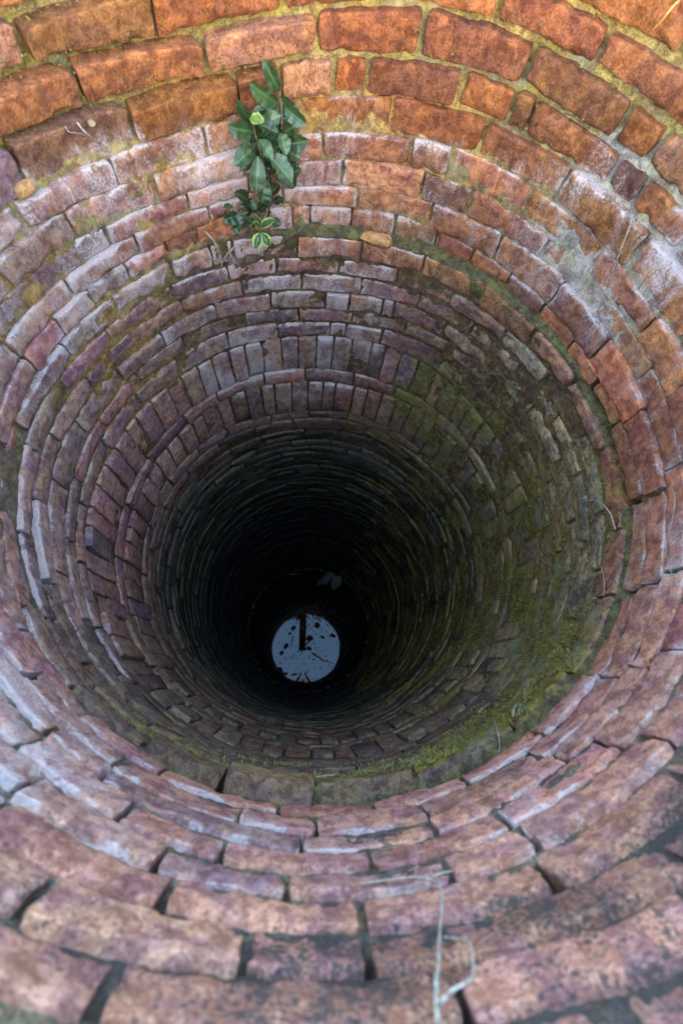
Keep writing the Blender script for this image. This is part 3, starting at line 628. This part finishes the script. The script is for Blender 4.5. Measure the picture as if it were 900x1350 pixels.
for i, (bx, by, tx, ty, wd, l0, l1, colr, ye) in enumerate(LEAVES):
    rng = np.random.default_rng(300 + i)
    b3 = at_wall(*S(bx, by), l0 + .01); t3 = at_wall(*S(tx, ty), l1 + .02); ax = t3 - b3; L = np.linalg.norm(ax); ax /= L
    vdir = CAM - b3; depth = np.linalg.norm(vdir); vdir /= depth
    nrm = vdir + np.array([0, 0, .35]) + rng.normal(0, .55, 3); nrm -= ax * (nrm @ ax); nrm /= np.linalg.norm(nrm); sd_ = np.cross(nrm, ax)
    zc = -((b3 - CAM) @ back); hw = wd / 4.82 * zc / F_PX / 2 * .90; n = 14; V, F, E, = [], [], []
    for k in range(n + 1):
        t = k / n; prof = math.sin(math.pi * min(1, t ** 1.15 * 1.0)) ** .62 if 0 < t < 1 else 0.02
        prof *= (1 + (.055 if k % 2 else -.055)) if 0 < k < n else 1
        droop = -.12 * L * t * t; cup = .28 + rng.uniform(-.1, .45)
        c0 = b3 - root + ax * L * t + nrm * (droop + .05 * L * math.sin(math.pi * t))
        for s_ in (-1, -.5, 0, .5, 1):
            w = hw * prof * s_; V.append(c0 + sd_ * w + nrm * (abs(w) * cup + rng.normal(0, .02) * hw * abs(s_))); E.append(abs(s_))
    for k in range(n):
        for j in range(4): F.append((k * 5 + j, k * 5 + j + 1, k * 5 + j + 6, k * 5 + j + 5))
    cc = np.array(colr) * np.exp(rng.normal(0, .12)); nV = len(V)
    at = {'col': ('FLOAT_COLOR', np.tile([*cc, 1], (nV, 1))), 'mask': ('FLOAT_COLOR', np.tile([ye if ye > .5 else 0, 0, 0, 1], (nV, 1))), 'edge': ('FLOAT', E)}
    o = link('leaf', mesh_from('leaf', V, F, True, at), M_LEAF, plant)
    if ye >= .8: o['label'] = 'young leaf with a yellow edge'
    elif colr is YG: o['label'] = 'bright yellow-green young leaf'

# ------------------------------------------------------------------ dry roots, stalks, pebbles
def stalk(name, label, cat, paths, mat, group=None):
    c0 = at_wall(paths[0][0][0][0], paths[0][0][0][1], paths[0][0][0][2]); parts = []
    for i, (pts, r0, r1) in enumerate(paths): jr = np.random.default_rng(len(pts) * 7 + i); parts.append(tube([at_wall(x, y, l) - c0 + jr.normal(0, .0012, 3) for x, y, l in pts], r0 * .95, r1 * .7, 6, 5, .24, i))
    v, f = join(parts); o = link(name, mesh_from(name, v, f), mat); o.location = c0; o['label'] = label; o['category'] = cat
    if group: o['group'] = group
    return o
GR = 'dry roots and stalks hanging on the well wall'
stalk('dry_root', 'long pale dry root with a side loop, hanging down the near brickwork', 'root', [
    ([(577, 1349, .02), (576, 1310, .03), (577, 1265, .03), (580, 1225, .025), (583, 1190, .02), (580, 1170, .015), (565, 1160, .012), (540, 1158, .012), (505, 1161, .012), (472, 1164, .01)], .0026, .0014),
    ([(578, 1322, .03), (600, 1308, .03), (617, 1295, .03), (623, 1275, .028), (621, 1245, .022), (606, 1236, .012), (585, 1234, .01)], .0023, .0013),
    ([(560, 1160, .012), (580, 1154, .012), (597, 1148, .008)], .0020, .0012)], M_ROOT, GR)
stalk('dry_root', 'thick cream root curling out of the right wall beside the dark gap', 'root', [([(766, 663, .004), (774, 660, .02), (785, 659, .03), (796, 666, .03), (803, 679, .022), (808, 690, .012), (811, 699, .004)], .0022, .0036)], M_ROOT, GR)
stalk('dry_root', 'thin forked root on the right wall below the curled cream root', 'root', [([(792, 748, .004), (796, 766, .006), (795, 782, .008), (799, 800, .004)], .0016, .0012), ([(795, 783, .006), (782, 790, .004), (762, 802, .003)], .0014, .0008)], M_ROOT, GR)
stalk('dry_root', 'short hooked root at the mossy ledge on the lower right', 'root', [([(676, 945, .01), (678, 932, .02), (686, 929, .02), (684, 941, .01), (692, 946, .004)], .0026, .0016)], M_ROOT, GR)
stalk('dry_root', 'thin straight root hanging over the mossy ledge on the lower right', 'root', [([(651, 948, .01), (656, 965, .015), (658, 985, .015), (652, 1005, .008)], .0017, .0010)], M_ROOT, GR)
stalk('dry_root', 'small bent root lying on the mossy ledge at the bottom', 'root', [([(415, 1025, .006), (432, 1022, .01), (442, 1020, .012), (449, 1010, .015)], .0014, .0022)], M_ROOT, GR)
stalk('dry_root', 'fine pale root crossing the lower left brickwork', 'root', [([(87, 960, .006), (100, 963, .01), (118, 965, .008), (138, 967, .004)], .0016, .0010)], M_ROOT, GR)
stalk('dry_root', 'short pale root on the mossy wall right of the shaft', 'root', [([(704, 733, .004), (712, 737, .012), (722, 744, .004)], .0022, .0016)], M_ROOT, GR)
stalk('dry_root', 'thread-like root on the left of the far right mossy wall', 'root', [([(637, 494, .004), (650, 493, .01), (660, 494, .01), (668, 501, .004)], .0016, .0010)], M_ROOT, GR)
stalk('dry_root', 'long thin root down the right edge brickwork', 'root', [([(884, 640, .004), (889, 660, .008), (884, 695, .008), (878, 725, .006), (884, 760, .003)], .0016, .0010)], M_ROOT, GR)
stalk('dry_twig', 'white split twig lying on a brown brick at the upper left', 'twig', [([(103, 161, .014), (110, 172, .022), (119, 179, .022), (128, 185, .014)], .0026, .0022), ([(86, 166, .014), (92, 174, .018), (104, 176, .018), (118, 180, .016)], .0012, .0010)], M_ROOT, GR)
stalk('dry_stalk', 'thin brown stalk hanging over the whitewashed joints on the right', 'stalk', [([(834, 285, .004), (827, 305, .02), (816, 335, .02), (808, 355, .015), (801, 370, .003)], .0020, .0012)], M_ROOT, GR)
stalk('dry_stalk', 'orange stalk on the dark bricks in the top right corner', 'stalk', [([(896, 0, .005), (886, 10, .02), (872, 26, .02), (860, 40, .005)], .0022, .0015)], simple('orange_stalk', (.50, .20, .05), .8), GR)
stalk('plant_root', 'dark bundle of roots below the seedling', 'root', [([(270, 305, .0), (282, 318, .02), (290, 334, .02), (297, 346, .006)], .006, .004), ([(310, 325, .0), (300, 335, .015), (293, 345, .012)], .005, .004), ([(293, 342, .012), (292, 360, .012), (291, 384, .004)], .0045, .0022), ([(262, 335, .0), (275, 340, .01), (290, 346, .01)], .003, .004)], M_BROWNROOT, GR)
def stone(name, label, cat, px, py, size, mat, seed, lift=.0, flat=(1, 1, .8)):
    c = at_wall(px, py, lift); bm = bmesh.new(); bmesh.ops.create_icosphere(bm, subdivisions=2, radius=1)
    P = np.array([v.co[:] for v in bm.verts]); k = .45 + 1.1 * fbm(P * 1.6 + seed, 3, seed); P = P * k[:, None] * np.array(flat) * size
    for v, p in zip(bm.verts, P): v.co = p
    me = bpy.data.meshes.new(name); bm.to_mesh(me); bm.free(); me.polygons.foreach_set('use_smooth', np.zeros(len(me.polygons), bool))
    o = link(name, me, mat); o.location = c; o.rotation_euler = (0, 0, -math.atan2(c[0], c[1])); o['label'] = label; o['category'] = cat
stone('pebble', 'round tan pebble resting on the brick beside the white twig', 'pebble', 121, 163, .009, M_PEBBLE, 3, .014)
stone('pebble', 'small brown pebble in the joint below the brown brick at the upper left', 'pebble', 126, 222, .009, M_PEBBLE, 5, .008)
stone('clay_lump', 'yellow-brown clay lump in the joint at the left edge', 'clay', 33, 250, .022, M_CLAY, 7, .002, (1.2, .7, .8))
stone('ledge_stone', 'flat orange stone chip lying on the ledge below the pale bricks', 'stone', 497, 316, .048, M_CLAY, 9, .000, (1.15, .5, .55))

# ------------------------------------------------------------------ moss
mt, nt, bs = new_mat('moss'); M_MOSS = mt; g = G(nt)
pos = g.n('ShaderNodeNewGeometry').outputs['Position']; c = g.mix(g.ramp(g.noise(pos, 14, 4), .35, .65), (.070, .052, .009, 1), (.19, .145, .022, 1))
nt.links.new(g.mix(g.ramp(g.noise(pos, 160, 3), .4, .7), c, (.20, .185, .06, 1)), bs.inputs['Base Color']); bs.inputs['Roughness'].default_value = .95; bs.inputs['Specular IOR Level'].default_value = .1
N = 150000
PH = RNG.uniform(-180, 180, N); Z = RNG.uniform(.55, 3.0, N); mk = masks(PH, Z, True)[:, 1]
P = place(PH, rad(PH, Z), Z); patch = .55 * fbm(P * 13, 3, 5) + .45 * fbm(P * 45, 2, 6)
joint = np.zeros(N)
for k in range(len(BOUNDS)):
    b = zb(k, PH); joint = np.maximum(joint, np.clip(1 - np.abs(Z - b) / .02, 0, 1))
want = mk * .8 + patch - .5 + .25 * joint * (mk > .12)
keep = (want > .44) & (RNG.random(N) < np.clip((want - .40) * 3, 0, 1))
lz = (Z > 1.32) & (Z < 1.42) & (adiff(PH, 30) < 24) & (RNG.random(N) < .9); keep |= lz
PH, Z = PH[keep], Z[keep]; n = len(PH); jn = joint[keep]
rr = rad(PH, Z) - .001 + .010 * (jn > .4) * (Z < 1.3)
a = np.radians(PH); inw = np.stack([-np.sin(a), -np.cos(a), a * 0], -1); tan = np.stack([np.cos(a), -np.sin(a), a * 0], -1); upv = np.tile([0, 0, 1.0], (n, 1))
base = place(PH, rr, Z); V = np.empty((n, 6, 3))
for h in range(2):
    th = RNG.uniform(0, 2 * math.pi, n); dirn = tan * np.cos(th)[:, None] + upv * np.sin(th)[:, None]; s = RNG.uniform(.0014, .0032, n)[:, None]
    tip = inw * RNG.uniform(.6, 1.2, n)[:, None] + upv * RNG.uniform(-.2, .7, n)[:, None] + tan * RNG.normal(0, .4, n)[:, None]; ln = RNG.uniform(.0035, .008, n)[:, None]
    V[:, h * 3] = base - dirn * s - inw * .002; V[:, h * 3 + 1] = base + dirn * s - inw * .002; V[:, h * 3 + 2] = base + tip * ln
me = bpy.data.meshes.new('moss'); V = V.reshape(-1, 3); nf = len(V) // 3
me.vertices.add(len(V)); me.vertices.foreach_set('co', V.ravel()); me.loops.add(nf * 3); me.loops.foreach_set('vertex_index', np.arange(nf * 3, dtype=np.int32))
me.polygons.add(nf); me.polygons.foreach_set('loop_start', np.arange(0, nf * 3, 3, dtype=np.int32)); me.update(calc_edges=True)
link('moss', me, M_MOSS, None, kind='stuff', label='olive green moss on the ledge and the right-hand wall of the well', category='moss')
print('moss tris', nf)

# ------------------------------------------------------------------ plank over the mouth and the photographer (both seen mirrored in the water)
def box(x0, x1, y0, y1, z0, z1):
    V = [(x, y, z) for x in (x0, x1) for y in (y0, y1) for z in (z0, z1)]
    return V, [(0, 1, 3, 2), (4, 6, 7, 5), (0, 4, 5, 1), (2, 3, 7, 6), (0, 2, 6, 4), (1, 5, 7, 3)]
v, f = box(-.1, .1, -.95, .95, 0, .045)
bm = bmesh.new(); vs_ = [bm.verts.new(p) for p in v]; [bm.faces.new([vs_[i] for i in q]) for q in f]
bmesh.ops.bevel(bm, geom=list(bm.edges), offset=.006, segments=2, affect='EDGES')
me = bpy.data.meshes.new('plank'); bm.to_mesh(me); bm.free()
o = link('plank', me, M_WOOD, None, label='dark plank laid from the far rim over the well, mirrored in the water', category='plank'); o.location = (-.11, .91, -RIM + .184)
v, f = box(-.35, .35, -.09, .09, 0, .178)
bm = bmesh.new(); vs_ = [bm.verts.new(p) for p in v]; [bm.faces.new([vs_[i] for i in q]) for q in f]
bmesh.ops.bevel(bm, geom=list(bm.edges), offset=.008, segments=2, affect='EDGES')
me = bpy.data.meshes.new('timber_bearer'); bm.to_mesh(me); bm.free()
o = link('timber_bearer', me, M_WOOD, None, label='squared timber under the plank on the far rim of the well', category='timber'); o.location = (-.11, 1.08, -RIM + .005)

M_SKIN = simple('skin', (.45, .25, .17), .55, .08, 40, .05); M_COAT = simple('rust_jacket', (.42, .13, .05), .85, .15, 60, .3)
M_JEANS = simple('jeans', (.05, .07, .13), .85, .2, 90, .3); M_HAIR = simple('dark_hair', (.03, .02, .015), .6, .3, 200, .4)
person = thing('person', 'person in a rust jacket leaning over the rim, mirrored in the water', 'person', (-.07, -1.75, GROUND))
ORG = np.array([-.07, -1.75, GROUND])
def skin(name, joints, bones, mat, root=0, levels=1):
    me = bpy.data.meshes.new(name); me.from_pydata([tuple(np.array(j[:3]) - ORG) for j in joints], bones, [])
    o = link(name, me, mat, person); o.modifiers.new('skin', 'SKIN'); sub = o.modifiers.new('sub', 'SUBSURF'); sub.levels = sub.render_levels = levels
    for i, j in enumerate(joints):
        sv = me.skin_vertices[0].data[i]; sv.radius = (j[3], j[3]); sv.use_root = (i == root)
    for p in me.polygons: p.use_smooth = True
    return o
X = -.07
body = [(X, -1.50, -.10, .13), (X, -1.36, .07, .13), (X, -1.18, .22, .15), (X, -1.08, .27, .12), (X, -1.00, .27, .055), (X, -.93, .25, .085), (X, -.86, .20, .085), (X, -.84, .14, .05)]
bb = [(i, i + 1) for i in range(7)]
for s in (-1, 1):
    n0 = len(body)
    body += [(X + s * .19, -1.10, .25, .06), (X + s * .24, -1.02, .06, .045), (X + s * .16, -.83, .05, .036), (X + s * .085, -.72, .075, .026), (X + s * .075, -.685, .085, .030)]
    bb += [(3, n0), (n0, n0 + 1), (n0 + 1, n0 + 2), (n0 + 2, n0 + 3), (n0 + 3, n0 + 4)]
    hp = n0 + 4
    for q in range(4):                                                  # four fingers curled round nothing we can see, and a thumb
        n1 = len(body); dx = s * (.018 - .012 * q); ln = (.9, 1.0, .95, .75)[q]
        body += [(X + s * .075 + dx, -.66, .094, .009), (X + s * .066 + dx, -.655 + .024 * ln, .088, .008), (X + s * .060 + dx, -.655 + .034 * ln, .068, .007)]
        bb += [(hp, n1), (n1, n1 + 1), (n1 + 1, n1 + 2)]
    n1 = len(body); body += [(X + s * .050, -.685, .075, .010), (X + s * .036, -.665, .066, .008)]; bb += [(hp, n1), (n1, n1 + 1)]
    n2 = len(body)
    body += [(X + s * .11, -1.56, -.16, .095), (X + s * .12, -1.58, -.52, .065), (X + s * .13, -1.70, -.92, .042), (X + s * .14, -1.55, -.985, .034)]
    bb += [(0, n2), (n2, n2 + 1), (n2 + 1, n2 + 2), (n2 + 2, n2 + 3)]
skin('body', body, bb, M_SKIN)
coat = [(X, -1.50, -.08, .15), (X, -1.36, .08, .15), (X, -1.18, .23, .17), (X, -1.08, .28, .13), (X, -1.03, .28, .075)]; cb = [(0, 1), (1, 2), (2, 3), (3, 4)]
for s in (-1, 1):
    n0 = len(coat); coat += [(X + s * .19, -1.10, .25, .08), (X + s * .24, -1.02, .06, .064), (X + s * .165, -.84, .05, .052), (X + s * .105, -.75, .068, .042)]; cb += [(3, n0), (n0, n0 + 1), (n0 + 1, n0 + 2), (n0 + 2, n0 + 3)]
skin('jacket', coat, cb, M_COAT)
tr = [(X, -1.52, -.13, .145)]; tb = []
for s in (-1, 1):
    n0 = len(tr); tr += [(X + s * .11, -1.56, -.18, .115), (X + s * .12, -1.58, -.52, .085), (X + s * .13, -1.69, -.90, .068)]; tb += [(0, n0), (n0, n0 + 1), (n0 + 1, n0 + 2)]
skin('trousers', tr, tb, M_JEANS)
skin('hair', [(X, -.99, .33, .055), (X, -.93, .325, .075), (X, -.86, .28, .06)], [(0, 1), (1, 2)], M_HAIR)
